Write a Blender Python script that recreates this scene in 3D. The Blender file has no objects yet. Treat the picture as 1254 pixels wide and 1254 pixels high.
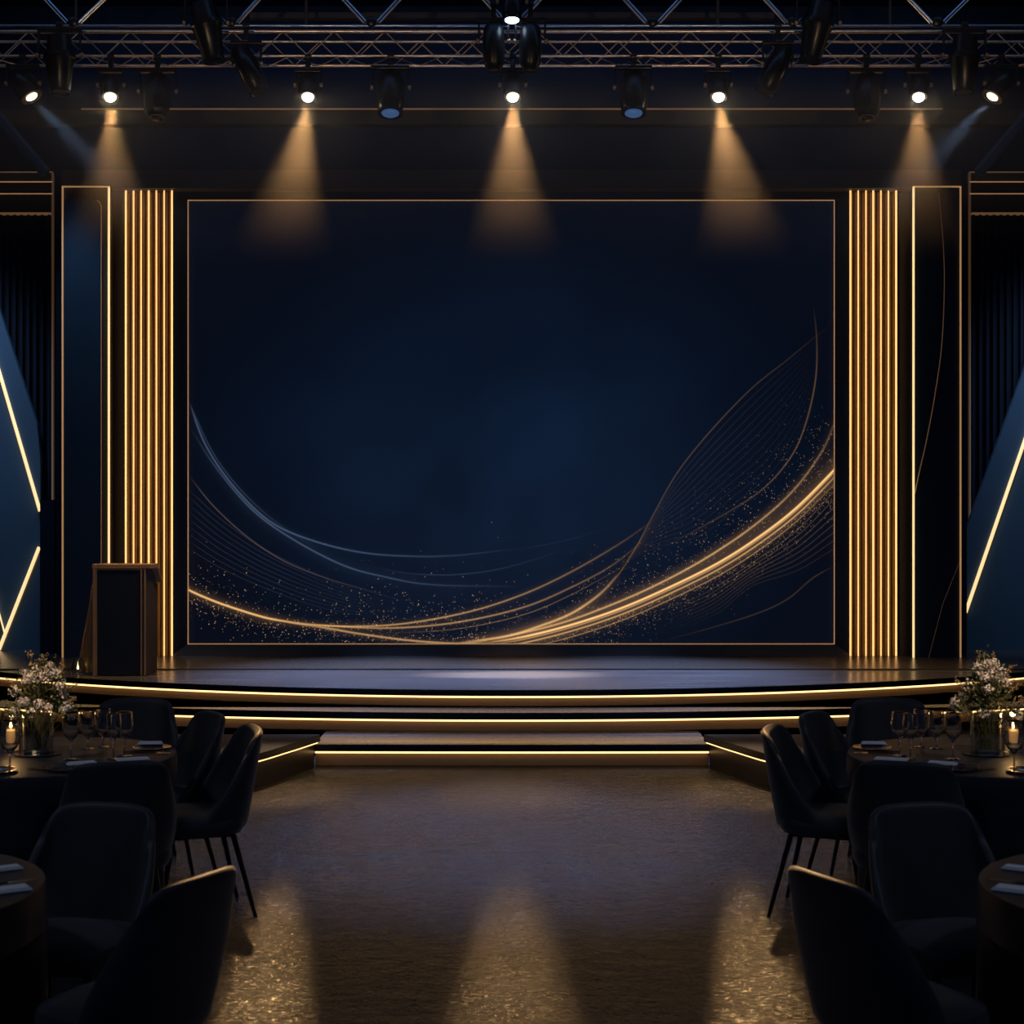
import bpy, bmesh, math, random
from mathutils import Vector, Matrix
PI = math.pi
C = bpy.context.scene.collection
sc = bpy.context.scene
random.seed(7)

# ------------------------------------------------------------------ camera, world, exposure
CAMZ, F = 1.9, 2000.0
cam_d = bpy.data.cameras.new('camera'); cam = bpy.data.objects.new('camera', cam_d); C.objects.link(cam)
cam.location = (0, 0, CAMZ); cam.rotation_euler = (PI/2, 0, 0)
cam_d.sensor_width = 36; cam_d.lens = 36*F/1254; cam_d.clip_end = 100
cam_d.dof.use_dof = True; cam_d.dof.focus_distance = 12.5; cam_d.dof.aperture_fstop = 5.0
sc.camera = cam
w = bpy.data.worlds.new('world'); sc.world = w; w.use_nodes = True
w.node_tree.nodes['Background'].inputs[0].default_value = (0.20, 0.36, 0.80, 1)
w.node_tree.nodes['Background'].inputs[1].default_value = 0.08
vs = sc.view_settings
vs.view_transform = 'Standard'; vs.look = 'None'; vs.gamma = 1; vs.exposure = 0.0; vs.use_curve_mapping = False
try:
    sc.cycles.use_denoising = True
    sc.cycles.use_light_tree = True
    sc.cycles.max_bounces = 10; sc.cycles.transmission_bounces = 8; sc.cycles.volume_bounces = 0
    sc.cycles.sample_clamp_indirect = 4.0; sc.cycles.volume_step_rate = 1
except Exception: pass

def lamp(kind, name, loc, target, energy, color, **kw):
    d = bpy.data.lights.new(name, kind); d.energy = energy; d.color = color
    for k, v in kw.items(): setattr(d, k, v)
    o = bpy.data.objects.new(name, d); C.objects.link(o); o.location = loc
    dv = Vector(target) - Vector(loc)
    o.rotation_euler = dv.to_track_quat('-Z', 'Y').to_euler()
    return o
# added unseen fill lamps: cool and dim over the audience, warm on the truss
for sx in (-1, 1):
    lamp('SPOT', 'audience_fill', (sx*5.0, 3.0, 7.0), (sx*2.0, 8.0, 0.6), 230, (0.62, 0.74, 1.0), spot_size=1.3, spot_blend=1, shadow_soft_size=0.4)
    o = lamp('SPOT', 'warm_truss_fill', (sx*2.2, 5.5, 3.9), (sx*2.4, 13.8, 5.75), 250, (1.0, 0.66, 0.36), spot_size=.85, spot_blend=1, shadow_soft_size=0.08)
    o.scale = (1, .2, 1)
    # added blue fills over the stage ends to brighten the slanted panels
    lamp('SPOT', 'side_panel_fill', (sx*5.3, 15.3, 6.0), (sx*5.7, 16.9, 2.2), 420, (0.46, 0.66, 1.0), spot_size=.8, spot_blend=1, shadow_soft_size=0.2)
    lamp('SPOT', 'deck_blue_fill', (sx*1.3, 15.6, 5.5), (sx*1.2, 14.3, 0.47), 4200, (0.40, 0.56, 1.0), spot_size=.75, spot_blend=1, shadow_soft_size=0.1)  # added spot without a body, turns the deck blue
# added unseen spots in front of the truss that draw the warm floor streaks
for bx, k in ((-1, 1.0), (0, .62), (1, 1.0)):
    o = lamp('SPOT', 'floor_streak_fill', (bx*1.66, 12.6, 6.6), (bx*.88, 5.6, 0), 9500*k, (1.0, 0.56, 0.22), spot_size=.60, spot_blend=1, shadow_soft_size=.05)
    o.scale = (.075 if bx else .10, 1, 1)
    o = lamp('SPOT', 'floor_streak_fill', (bx*1.66, 12.6, 6.6), (bx*1.62, 11.0, 0), 5200*k, (1.0, 0.58, 0.26), spot_size=.22, spot_blend=1, shadow_soft_size=.05)
    o.scale = (.8, 1, 1)
    if bx:
        lamp('SPOT', 'flower_fill', (bx*2.6, 4.2, 6.5), (bx*2.22, 7.65, 1.04), 1300, (1.0, 0.68, 0.40), spot_size=.075, spot_blend=1, shadow_soft_size=.03)  # added unseen spot to brighten the flowers
lamp('SPOT', 'blue_floor_fill', (0, 12.6, 6.6), (0, 9.8, 0), 3600, (0.28, 0.46, 1.0), spot_size=.62, spot_blend=1, shadow_soft_size=.2)  # added to tint the floor blue between the warm streaks
lamp('SPOT', 'blue_sheet_fill', (-4.3, 15.25, 5.7), (-4.2, 15.95, 3.2), 75, (0.48, 0.70, 1.0), spot_size=.75, spot_blend=1, shadow_soft_size=.12)  # added fill that brings out the glossy blue sheet
lamp('AREA', 'back_wall_fill', (0, 17.1, 7.4), (0, 18.4, 5.0), 13, (0.18, 0.40, 1.0), shape='RECTANGLE', size=11, size_y=.3)  # added area fill that turns the back wall navy
lamp('AREA', 'blue_truss_fill', (0, 12.4, 7.35), (0, 13.8, 5.6), 10, (0.25, 0.48, 1.0), shape='RECTANGLE', size=11, size_y=.3)  # added area fill for bluish rims on truss and lamps
lamp('SPOT', 'lectern_fill', (-1.2, 5.5, 5.5), (-3.4, 14.3, 1.0), 90, (1.0, 0.75, 0.5), spot_size=.16, spot_blend=1, shadow_soft_size=.05)  # added fill from the front so the lectern edges show
o = lamp('SPOT', 'deck_pool_fill', (0, 15.6, 5.5), (0, 14.35, 0.47), 7000, (1.0, 0.74, 0.52), spot_size=.15, spot_blend=1, shadow_soft_size=0.05)  # unseen spot added for the bright pool on the deck
o.scale = (2.6, 1, 1)

# ------------------------------------------------------------------ helpers
def P(px, py, Y):                         # photograph pixel at a depth -> point of the room
    return Vector(((px-627)*Y/F, Y, CAMZ - (py-627)*Y/F))
def XZ(px, py, Y): p = P(px, py, Y); return p.x, p.z
MATS = {}
def mat(name, col=(0.5,)*3, rough=0.5, metal=0.0, emit=None, es=1.0, bump=0.0, bscale=40.0, vary=0.0, vscale=6.0,
        spec=0.5, trans=0.0, ior=1.45, stretch=None, coat=0.0, sheen=0.0, rvary=0.0):
    if name in MATS: return MATS[name]
    m = bpy.data.materials.new(name); m.use_nodes = True; nt = m.node_tree; n = nt.nodes; L = nt.links
    b = n['Principled BSDF']
    b.inputs['Base Color'].default_value = (*col, 1); b.inputs['Roughness'].default_value = rough
    b.inputs['Metallic'].default_value = metal; b.inputs['Specular IOR Level'].default_value = spec
    b.inputs['Transmission Weight'].default_value = trans; b.inputs['IOR'].default_value = ior
    b.inputs['Coat Weight'].default_value = coat; b.inputs['Sheen Weight'].default_value = sheen
    tc = n.new('ShaderNodeTexCoord'); src = tc.outputs['Object']
    if stretch:
        mp = n.new('ShaderNodeMapping'); mp.inputs['Scale'].default_value = stretch
        L.new(src, mp.inputs[0]); src = mp.outputs[0]
    if vary or rvary:
        t = n.new('ShaderNodeTexNoise'); t.inputs['Scale'].default_value = vscale; t.inputs['Detail'].default_value = 5
        L.new(src, t.inputs['Vector'])
    if vary:
        r = n.new('ShaderNodeMapRange'); r.inputs[1].default_value = .3; r.inputs[2].default_value = .7
        r.inputs[3].default_value = 1-vary; r.inputs[4].default_value = 1+vary
        L.new(t.outputs['Fac'], r.inputs[0])
        mx = n.new('ShaderNodeVectorMath'); mx.operation = 'SCALE'; mx.inputs[0].default_value = col
        L.new(r.outputs[0], mx.inputs['Scale']); L.new(mx.outputs[0], b.inputs['Base Color'])
    if rvary:
        r = n.new('ShaderNodeMapRange'); r.inputs[1].default_value = .3; r.inputs[2].default_value = .7
        r.inputs[3].default_value = rough-rvary; r.inputs[4].default_value = rough+rvary
        L.new(t.outputs['Fac'], r.inputs[0]); L.new(r.outputs[0], b.inputs['Roughness'])
    if bump:
        t2 = n.new('ShaderNodeTexNoise'); t2.inputs['Scale'].default_value = bscale; t2.inputs['Detail'].default_value = 4
        L.new(src, t2.inputs['Vector'])
        bp = n.new('ShaderNodeBump'); bp.inputs['Strength'].default_value = bump; bp.inputs['Distance'].default_value = .01
        L.new(t2.outputs['Fac'], bp.inputs['Height']); L.new(bp.outputs[0], b.inputs['Normal'])
    if emit:
        b.inputs['Emission Color'].default_value = (*emit, 1); b.inputs['Emission Strength'].default_value = es
    MATS[name] = m
    return m

def obj(name, bm, m, parent=None, smooth=False, bevel=0.0, loc=None):
    bmesh.ops.recalc_face_normals(bm, faces=bm.faces)
    me = bpy.data.meshes.new(name); bm.to_mesh(me); bm.free()
    o = bpy.data.objects.new(name, me); C.objects.link(o)
    for x in (m if isinstance(m, (list, tuple)) else [m]): me.materials.append(x)
    if smooth:
        for p in me.polygons: p.use_smooth = True
        try: me.set_sharp_from_angle(angle=math.radians(40))
        except Exception: pass
    if bevel:
        md = o.modifiers.new('bevel', 'BEVEL'); md.width = bevel; md.segments = 3; md.limit_method = 'ANGLE'
    if loc: o.location = loc
    if parent: o.parent = parent
    return o
def tag(o, label, cat, group=None, kind=None):
    o['label'] = label; o['category'] = cat
    if group: o['group'] = group
    if kind: o['kind'] = kind
    return o
def thing(name, label, cat, loc=(0, 0, 0), rz=0, group=None):
    o = bpy.data.objects.new(name, None); C.objects.link(o); o.empty_display_size = .1
    o.location = loc; o.rotation_euler = (0, 0, rz)
    return tag(o, label, cat, group)
def struct(name, bm, m, label=None, **k):
    o = obj(name, bm, m, **k); o['kind'] = 'structure'
    if label: o['label'] = label
    return o
def copy_tree(o, parent=None):
    c = o.copy(); C.objects.link(c); c.parent = parent
    for ch in o.children: copy_tree(ch, c)
    return c
def BM(): return bmesh.new()
def box(bm, a, b):
    x0, y0, z0 = [min(p, q) for p, q in zip(a, b)]; x1, y1, z1 = [max(p, q) for p, q in zip(a, b)]
    v = [bm.verts.new(c) for c in ((x0,y0,z0),(x1,y0,z0),(x1,y1,z0),(x0,y1,z0),(x0,y0,z1),(x1,y0,z1),(x1,y1,z1),(x0,y1,z1))]
    for f in ((0,3,2,1),(4,5,6,7),(0,1,5,4),(1,2,6,5),(2,3,7,6),(3,0,4,7)): bm.faces.new([v[i] for i in f])
    return bm
def frame_of(d):
    d = Vector(d).normalized(); u = d.cross(Vector((0, 1, 0)) if abs(d.y) < .9 else Vector((1, 0, 0))).normalized()
    return u, d.cross(u).normalized(), d
def lathe(bm, o, axis, prof, seg=24, cap=True):
    """prof: list of (t along axis, radius)"""
    o = Vector(o); u, v, d = frame_of(axis); rings = []
    for t, r in prof:
        if r < 1e-6: rings.append([bm.verts.new(o + d*t)])
        else: rings.append([bm.verts.new(o + d*t + (u*math.cos(2*PI*i/seg) + v*math.sin(2*PI*i/seg))*r) for i in range(seg)])
    for a, b in zip(rings, rings[1:]):
        for i in range(seg):
            j = (i+1) % seg
            q = [a[i % len(a)], a[j % len(a)], b[j % len(b)], b[i % len(b)]]
            q = list(dict.fromkeys(q))
            if len(q) > 2: bm.faces.new(q)
    if cap:
        for r in (rings[0], rings[-1]):
            if len(r) > 2: bm.faces.new(r)
    return bm
def tube(bm, a, b, r, r2=None, seg=10):
    a, b = Vector(a), Vector(b)
    return lathe(bm, a, b-a, [(0, r), ((b-a).length, r if r2 is None else r2)], seg)
def path(bm, pts, r, seg=8):
    pts = [Vector(p) for p in pts]; rings = []
    for i, p in enumerate(pts):
        d = (pts[min(i+1, len(pts)-1)] - pts[max(i-1, 0)]).normalized(); u, v, _ = frame_of(d)
        rr = r(i/(len(pts)-1)) if callable(r) else r
        rings.append([bm.verts.new(p + (u*math.cos(2*PI*k/seg) + v*math.sin(2*PI*k/seg))*rr) for k in range(seg)])
    for a, b in zip(rings, rings[1:]):
        for i in range(seg): bm.faces.new([a[i], a[(i+1) % seg], b[(i+1) % seg], b[i]])
    bm.faces.new(rings[0]); bm.faces.new(rings[-1]); return bm
def prism_xz(bm, pts, y0, y1):
    a = [bm.verts.new((x, y0, z)) for x, z in pts]; b = [bm.verts.new((x, y1, z)) for x, z in pts]
    bm.faces.new(a); bm.faces.new(b[::-1])
    for i in range(len(pts)):
        j = (i+1) % len(pts); bm.faces.new([a[i], b[i], b[j], a[j]])
    return bm
def prism_xy(bm, pts, z0, z1):
    a = [bm.verts.new((x, y, z0)) for x, y in pts]; b = [bm.verts.new((x, y, z1)) for x, y in pts]
    bm.faces.new(a[::-1]); bm.faces.new(b)
    for i in range(len(pts)):
        j = (i+1) % len(pts); bm.faces.new([a[i], a[j], b[j], b[i]])
    return bm
def catmull(pts, n=10):
    p = [Vector(q) for q in pts]; p = [2*p[0]-p[1]] + p + [2*p[-1]-p[-2]]; out = []
    for i in range(1, len(p)-2):
        for k in range(n):
            t = k/n
            out.append(.5*((2*p[i]) + (p[i+1]-p[i-1])*t + (2*p[i-1]-5*p[i]+4*p[i+1]-p[i+2])*t*t + (3*p[i]-p[i-1]-3*p[i+1]+p[i+2])*t**3))
    out.append(p[-2]); return out
def resample(pts, n):
    L = [0]
    for a, b in zip(pts, pts[1:]): L.append(L[-1] + (b-a).length)
    out = []; k = 0
    for i in range(n):
        t = L[-1]*i/(n-1)
        while k < len(L)-2 and L[k+1] < t: k += 1
        out.append(pts[k].lerp(pts[k+1], min(1, max(0, (t-L[k])/max(1e-9, L[k+1]-L[k])))))
    return out

# ------------------------------------------------------------------ materials
GOLD = (1.0, 0.56, 0.19)
m_ceiling = mat('dark_navy_ceiling', (0.010, 0.014, 0.026), .8, bump=.1)
m_wall = mat('dark_navy_wall', (0.006, 0.011, 0.024), .6, vary=.15, vscale=2)
m_beam = mat('bronze_grey_beam', (0.075, 0.062, 0.055), .55, vary=.1)
m_navy = mat('satin_navy_board', (0.010, 0.017, 0.036), .35, vary=.1, vscale=3)
m_black = mat('near_black_board', (0.007, 0.008, 0.012), .4)
m_taupe = mat('dark_taupe_board', (0.040, 0.035, 0.032), .5, vary=.08, vscale=3)
m_blue = mat('slate_blue_board', (0.055, 0.105, 0.165), .5, vary=.06, vscale=1.5)
m_glossblue = mat('glossy_blue_board', (0.035, 0.065, 0.11), .3, vary=.1, vscale=1.2)
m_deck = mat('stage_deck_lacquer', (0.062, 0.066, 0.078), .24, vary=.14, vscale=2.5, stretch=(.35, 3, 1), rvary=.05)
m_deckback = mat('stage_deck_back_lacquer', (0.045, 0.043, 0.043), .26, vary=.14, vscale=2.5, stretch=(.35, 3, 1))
m_lip = mat('black_step_nosing', (0.008, 0.010, 0.018), .35)
m_riser = mat('bronze_riser', (0.20, 0.145, 0.10), .4, metal=.2, vary=.12, vscale=2, stretch=(.4, .4, 3))
m_wingriser = mat('dark_bronze_riser', (0.03, 0.028, 0.03), .3, metal=.2, vary=.12)
m_wingtop = mat('dark_wing_top', (0.012, 0.017, 0.030), .5, vary=.2, vscale=5)
m_wood = mat('brown_wood_backing', (0.20, 0.115, 0.045), .5, vary=.35, vscale=9, stretch=(4, 1, .25))
m_brass = mat('brushed_brass', (0.55, 0.36, 0.18), .3, metal=1, vary=.1, vscale=30)
m_bronze = mat('bronze_edge', (0.40, 0.27, 0.17), .38, metal=.3, vary=.1)
m_led = mat('warm_led_strip', (1, .8, .5), .5, emit=(1.0,.52,.17), es=1.55)
m_ledstep = mat('warm_step_led_strip', (1, .8, .5), .5, emit=(1.0, 0.58, 0.22), es=2.7)
m_trimdim = mat('dim_glowing_gold_trim', (1, .8, .5), .5, emit=(1.0, 0.50, 0.20), es=.32)  # gold trim lines here and below, a dim glow put into the material
m_trimfaint = mat('faint_glowing_gold_trim', (.6, .45, .3), .5, emit=(1.0, 0.48, 0.20), es=.10)
m_trimdimmer = mat('barely_glowing_gold_line', (.4, .3, .2), .5, emit=(1.0, 0.48, 0.20), es=.045)
m_ledcream = mat('cream_led_strip', (1, .8, .5), .5, emit=(1.0, 0.66, 0.30), es=1.15)
m_steel = mat('dark_truss_metal', (0.90, 0.74, 0.58), .36, metal=1, vary=.15, vscale=20)
m_steelblue = mat('upper_truss_metal', (0.40, 0.48, 0.60), .3, metal=1)
m_fix = mat('fixture_black', (0.02, 0.022, 0.028), .3, vary=.2, vscale=30, bump=.05, bscale=90)
m_fixshine = mat('fixture_black_gloss', (0.03, 0.032, 0.04), .18)
m_lens = mat('lit_warm_lens', (1, 1, 1), .3, emit=(1.0, 0.78, 0.50), es=40)
m_lenshalf = mat('lit_side_lens', (1, 1, 1), .3, emit=(1.0, 0.72, 0.40), es=4)
m_lenscool = mat('lit_cool_lens', (1, 1, 1), .3, emit=(0.55, 0.75, 1.0), es=6)
m_lensblue = mat('blue_glass_lens', (0.03, 0.07, 0.16), .08, emit=(0.15, 0.33, 0.75), es=.22)
m_lensdark = mat('dark_glass_lens', (0.03, 0.025, 0.02), .06)
m_chair = mat('charcoal_navy_upholstery', (0.017, 0.018, 0.023), .5, vary=.15, vscale=15, bump=.08, bscale=220, sheen=.2, spec=.3)
m_leg = mat('black_metal_leg', (0.012, 0.012, 0.016), .25, metal=.6)
m_cloth = mat('dark_navy_tablecloth', (0.010, 0.012, 0.017), .42, vary=.12, vscale=12, bump=.05, bscale=300, sheen=.1, spec=.22)
def thin_glass():
    m = bpy.data.materials.new('thin_clear_glass'); m.use_nodes = True; n = m.node_tree.nodes; L = m.node_tree.links; n.clear()
    o = n.new('ShaderNodeOutputMaterial'); mx = n.new('ShaderNodeMixShader'); t = n.new('ShaderNodeBsdfTransparent'); g = n.new('ShaderNodeBsdfGlossy')
    g.inputs['Roughness'].default_value = .03; t.inputs[0].default_value = (.93, .95, .96, 1)
    lw = n.new('ShaderNodeLayerWeight'); lw.inputs['Blend'].default_value = .35; L.new(lw.outputs['Facing'], mx.inputs[0])
    mp = n.new('ShaderNodeMapRange'); mp.inputs[3].default_value = .05; mp.inputs[4].default_value = .8; L.new(lw.outputs['Facing'], mp.inputs[0]); L.new(mp.outputs[0], mx.inputs[0])
    L.new(t.outputs[0], mx.inputs[1]); L.new(g.outputs[0], mx.inputs[2]); L.new(mx.outputs[0], o.inputs[0]); return m
m_thin = thin_glass()
m_glass = mat('clear_glass', (1, 1, 1), .02, trans=1, ior=1.45)
m_amber = mat('amber_acrylic', (0.75, 0.55, 0.35), .12, trans=.85, ior=1.3)
m_plate = mat('dark_glazed_plate', (0.03, 0.036, 0.055), .15, coat=.5)
m_rim = mat('gold_rim_and_glint', (0.8, 0.55, 0.3), .2, metal=1)
m_cutlery = mat('gold_cutlery', (0.75, 0.58, 0.40), .2, metal=1)
m_napkin = mat('pale_linen_napkin', (0.80, 0.78, 0.78), .8, bump=.2, bscale=200)
m_napblue = mat('blue_linen_napkin', (0.10, 0.20, 0.48), .6, bump=.2, bscale=200)
m_wax = mat('cream_candle_wax', (0.75, 0.55, 0.32), .5, emit=(1, .45, .12), es=.25)
m_flame = mat('candle_flame', (1, .8, .4), .5, emit=(1, .66, .25), es=14)
m_stem = mat('green_brown_stem', (0.09, 0.09, 0.03), .6)
m_leaf = mat('olive_leaves', (0.11, 0.12, 0.045), .55, vary=.4, vscale=30)
m_petal = mat('ivory_petals', (0.85, 0.76, 0.68), .6, vary=.2, vscale=60)
m_bud = mat('dry_golden_buds', (0.55, 0.38, 0.18), .6, vary=.3, vscale=60)

# floor: glossy dark, hammered, with one joint across
def floor_mat():
    m = bpy.data.materials.new('hammered_dark_floor'); m.use_nodes = True; n = m.node_tree.nodes; L = m.node_tree.links
    b = n['Principled BSDF']; tc = n.new('ShaderNodeTexCoord'); geo = tc.outputs['Object']
    nz = n.new('ShaderNodeTexNoise'); nz.inputs['Scale'].default_value = 1.6; nz.inputs['Detail'].default_value = 6
    mp = n.new('ShaderNodeMapping'); mp.inputs['Scale'].default_value = (.45, 1.3, 1); L.new(geo, mp.inputs[0]); L.new(mp.outputs[0], nz.inputs['Vector'])
    cr = n.new('ShaderNodeValToRGB'); cr.color_ramp.elements[0].position = .3; cr.color_ramp.elements[1].position = .7
    cr.color_ramp.elements[0].color = (0.008, 0.009, 0.012, 1); cr.color_ramp.elements[1].color = (0.018, 0.018, 0.021, 1)
    L.new(nz.outputs['Fac'], cr.inputs[0])
    sp = n.new('ShaderNodeSeparateXYZ'); L.new(geo, sp.inputs[0])
    s1 = n.new('ShaderNodeMath'); s1.operation = 'SUBTRACT'; s1.inputs[1].default_value = 9.1; L.new(sp.outputs['Y'], s1.inputs[0])
    s2 = n.new('ShaderNodeMath'); s2.operation = 'ABSOLUTE'; L.new(s1.outputs[0], s2.inputs[0])
    s3 = n.new('ShaderNodeMath'); s3.operation = 'LESS_THAN'; s3.inputs[1].default_value = .012; L.new(s2.outputs[0], s3.inputs[0])
    mx = n.new('ShaderNodeMixRGB'); mx.inputs[2].default_value = (.008, .008, .01, 1); L.new(s3.outputs[0], mx.inputs[0]); L.new(cr.outputs[0], mx.inputs[1])
    L.new(mx.outputs[0], b.inputs['Base Color'])
    r = n.new('ShaderNodeMapRange'); r.inputs[3].default_value = .20; r.inputs[4].default_value = .30; L.new(nz.outputs['Fac'], r.inputs[0]); L.new(r.outputs[0], b.inputs['Roughness'])
    b.inputs['Specular IOR Level'].default_value = .25
    v = n.new('ShaderNodeTexNoise'); v.inputs['Scale'].default_value = 30; v.inputs['Detail'].default_value = 3; v.inputs['Distortion'].default_value = 1.2
    L.new(geo, v.inputs['Vector'])
    v2 = n.new('ShaderNodeTexNoise'); v2.inputs['Scale'].default_value = 9; v2.inputs['Detail'].default_value = 2; L.new(geo, v2.inputs['Vector'])
    ad = n.new('ShaderNodeMath'); ad.operation = 'ADD'; L.new(v.outputs['Fac'], ad.inputs[0]); L.new(v2.outputs['Fac'], ad.inputs[1])
    bp = n.new('ShaderNodeBump'); bp.inputs['Strength'].default_value = 1.0; bp.inputs['Distance'].default_value = .026
    L.new(ad.outputs[0], bp.inputs['Height']); L.new(bp.outputs[0], b.inputs['Normal'])
    return m
m_floor = floor_mat()

# ------------------------------------------------------------------ room shell
struct('floor', box(BM(), (-7, 2.0, -.1), (7, 18.5, 0)), m_floor)
struct('ceiling', box(BM(), (-7, 2.0, 7.6), (7, 18.5, 7.7)), m_ceiling)
struct('wall_back', box(BM(), (-7, 18.4, 0), (7, 18.5, 7.6)), m_wall)
struct('wall_left', box(BM(), (-7.1, 2.0, 0), (-7, 18.5, 7.6)), m_wall)
struct('wall_right', box(BM(), (7, 2.0, 0), (7.1, 18.5, 7.6)), m_wall)

# haze under the truss, its density shaped so the beams fade downwards
hz = bpy.data.materials.new('stage_haze'); hz.use_nodes = True; n = hz.node_tree.nodes; n.clear()
out = n.new('ShaderNodeOutputMaterial'); vsn = n.new('ShaderNodeVolumeScatter'); L = hz.node_tree.links
vsn.inputs['Color'].default_value = (1, 1, 1, 1)
tc = n.new('ShaderNodeTexCoord'); sx_ = n.new('ShaderNodeSeparateXYZ'); L.new(tc.outputs['Object'], sx_.inputs[0])
mr = n.new('ShaderNodeMapRange'); mr.interpolation_type = 'SMOOTHSTEP'; L.new(sx_.outputs['Z'], mr.inputs[0])
mr.inputs[1].default_value = 4.0; mr.inputs[2].default_value = 5.35; mr.inputs[3].default_value = 0; mr.inputs[4].default_value = .12
L.new(mr.outputs[0], vsn.inputs['Density']); L.new(vsn.outputs[0], out.inputs['Volume'])
h = obj('haze', box(BM(), (-6.2, 12.9, 3.7), (6.2, 14.7, 5.40)), hz)
tag(h, 'thin smoky haze in which the spotlight beams show', 'haze', kind='stuff')

# ------------------------------------------------------------------ stage and steps
ZS, Z2, Z1 = .47, .327, .17
def arc_front(yc, R, x0, x1, n=48):       # front edge bowed towards the hall, centre at yc
    return [(x, yc + R - math.sqrt(R*R - x*x)) for x in [x0 + (x1-x0)*i/n for i in range(n+1)]]
def inset(pts, d): return [(x, y+d) for x, y in pts]
def strip(bm, pts, d0, d1, z0, z1):       # ribbon solid following pts between two depth offsets
    f = [(x, y+d0) for x, y in pts]; b = [(x, y+d1) for x, y in pts]
    vs_ = [[bm.verts.new((x, y, z)) for x, y in q] for q in (f, b) for z in (z0, z1)]
    f0, f1, b0, b1 = vs_
    for i in range(len(pts)-1):
        bm.faces.new([f0[i], f0[i+1], f1[i+1], f1[i]]); bm.faces.new([b0[i+1], b0[i], b1[i], b1[i+1]])
        bm.faces.new([f1[i], f1[i+1], b1[i+1], b1[i]]); bm.faces.new([f0[i+1], f0[i], b0[i], b0[i+1]])
    bm.faces.new([f0[0], f1[0], b1[0], b0[0]]); bm.faces.new([f0[-1], b0[-1], b1[-1], f1[-1]])
    return bm
def tier(name, label, yc, R, x0, x1, z0, z1, back, lip, top_m, riser_m, ledh=.018):
    pts = arc_front(yc, R, x0, x1)
    t = thing(name, label, 'stage platform' if name == 'stage_platform' else 'step', (0, yc, z0))
    loc = (0, -yc, -z0)
    obj('riser', strip(BM(), pts, .07, .12, z0, z1-lip), riser_m, t, loc=loc)
    obj('nosing', strip(BM(), pts, 0, .10, z1-lip, z1-.004), m_lip, t, loc=loc)
    obj('led_strip', strip(BM(), pts, .035, .058, z1-lip-ledh, z1-lip-.001), m_ledstep, t, loc=loc)
    q = [(x, y+.006) for x, y in pts] + [(x1, back), (x0, back)]
    obj('deck', prism_xy(BM(), q, z1-.006, z1), top_m, t, loc=loc)
    obj('base_trim', strip(BM(), pts, .058, .072, z0+.001, z0+.009), m_brass, t, loc=loc)
    return t
tier('stage_platform', 'wide curved stage platform with a glowing edge under the screen', 13.12, 7.83, -5.6, 5.6, 0.33, ZS, 16.0, .05, m_deck, m_riser)
tier('stage_step', 'upper curved step with a warm light line just below the stage platform', 12.79, 12.5, -5.4, 5.4, Z1, Z2, 13.16, .055, m_deckback, m_riser)
tier('stage_step', 'lowest straight step at the floor between the two dark wings', 12.14, 60., -1.47, 1.47, 0, Z1, 12.9, .052, m_deck, m_riser)
b = BM(); box(b, (-5.6, 13.3, 0), (5.6, 18.3, ZS-.008)); box(b, (-5.4, 15.45, ZS-.008), (5.4, 18.3, ZS-.001))
struct('stage_floor_back', box(BM(), (-6.4, 14.78, ZS), (6.4, 18.3, ZS+.012)), m_deckback, 'darker back strip of the stage floor')  # darker slab stands in for the band reflected in the glossy deck
b.free()
struct('stage_floor_end', prism_xy(BM(), [(-6.9, 15.0), (-5.6, 15.4), (-5.6, 18.3), (-6.9, 18.3)], .3, ZS), m_deckback)

def wing(s):
    pts = catmull([(-1.42, 12.10), (-1.57, 11.62), (-1.80, 11.02), (-2.25, 10.42), (-2.95, 9.98), (-4.0, 9.78), (-5.4, 9.75)], 8)
    pts = [(-s*p.x, p.y) for p in pts]
    side = 'the lectern side' if s < 0 else 'the side away from the lectern'
    t = thing('stage_wing', 'low dark curved wing platform lit along its edge, on '+side, 'platform', (s*2.6, 11.2, 0), group='curved wings beside the steps')
    loc = (-s*2.6, -11.2, 0)
    def off(d):
        o = []
        for i, (x, y) in enumerate(pts):
            a = Vector(pts[max(0, i-1)]); c = Vector(pts[min(len(pts)-1, i+1)]); dv = (c-a).normalized(); nn = Vector((-dv.y, dv.x))*(-s)
            if nn.dot(Vector((-s*1.0, .4))) < 0: nn = -nn
            nn = Vector((dv.y, -dv.x)); 
            if nn.y < 0 and abs(nn.y) > abs(nn.x): nn = -nn
            if abs(nn.x) >= abs(nn.y) and nn.x*s < 0: nn = -nn
            o.append((x+nn.x*d, y+nn.y*d))
        return o
    def band(bm, d0, d1, z0, z1):
        A, B = off(d0), off(d1); g = [[bm.verts.new((x, y, z)) for x, y in q] for q in (A, B) for z in (z0, z1)]
        a0, a1, b0, b1 = g
        for i in range(len(A)-1):
            bm.faces.new([a0[i], a0[i+1], a1[i+1], a1[i]]); bm.faces.new([b0[i+1], b0[i], b1[i], b1[i+1]])
            bm.faces.new([a1[i], a1[i+1], b1[i+1], b1[i]]); bm.faces.new([a0[i+1], a0[i], b0[i], b0[i+1]])
        bm.faces.new([a0[0], a1[0], b1[0], b0[0]]); bm.faces.new([a0[-1], b0[-1], b1[-1], a1[-1]]); return bm
    obj('riser', band(BM(), .05, .09, 0, .2), m_wingriser, t, smooth=True, loc=loc)
    obj('led_strip', band(BM(), .02, .04, .186, .2), m_ledstep, t, loc=loc)
    obj('nosing', band(BM(), 0, .08, .2, .246), m_lip, t, loc=loc)
    q = off(.002) + [(s*5.4, 12.12), (s*1.44, 12.12)]
    obj('deck', prism_xy(BM(), q, .244, .25), m_wingtop, t, loc=loc)
for s in (-1, 1): wing(s)

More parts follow.
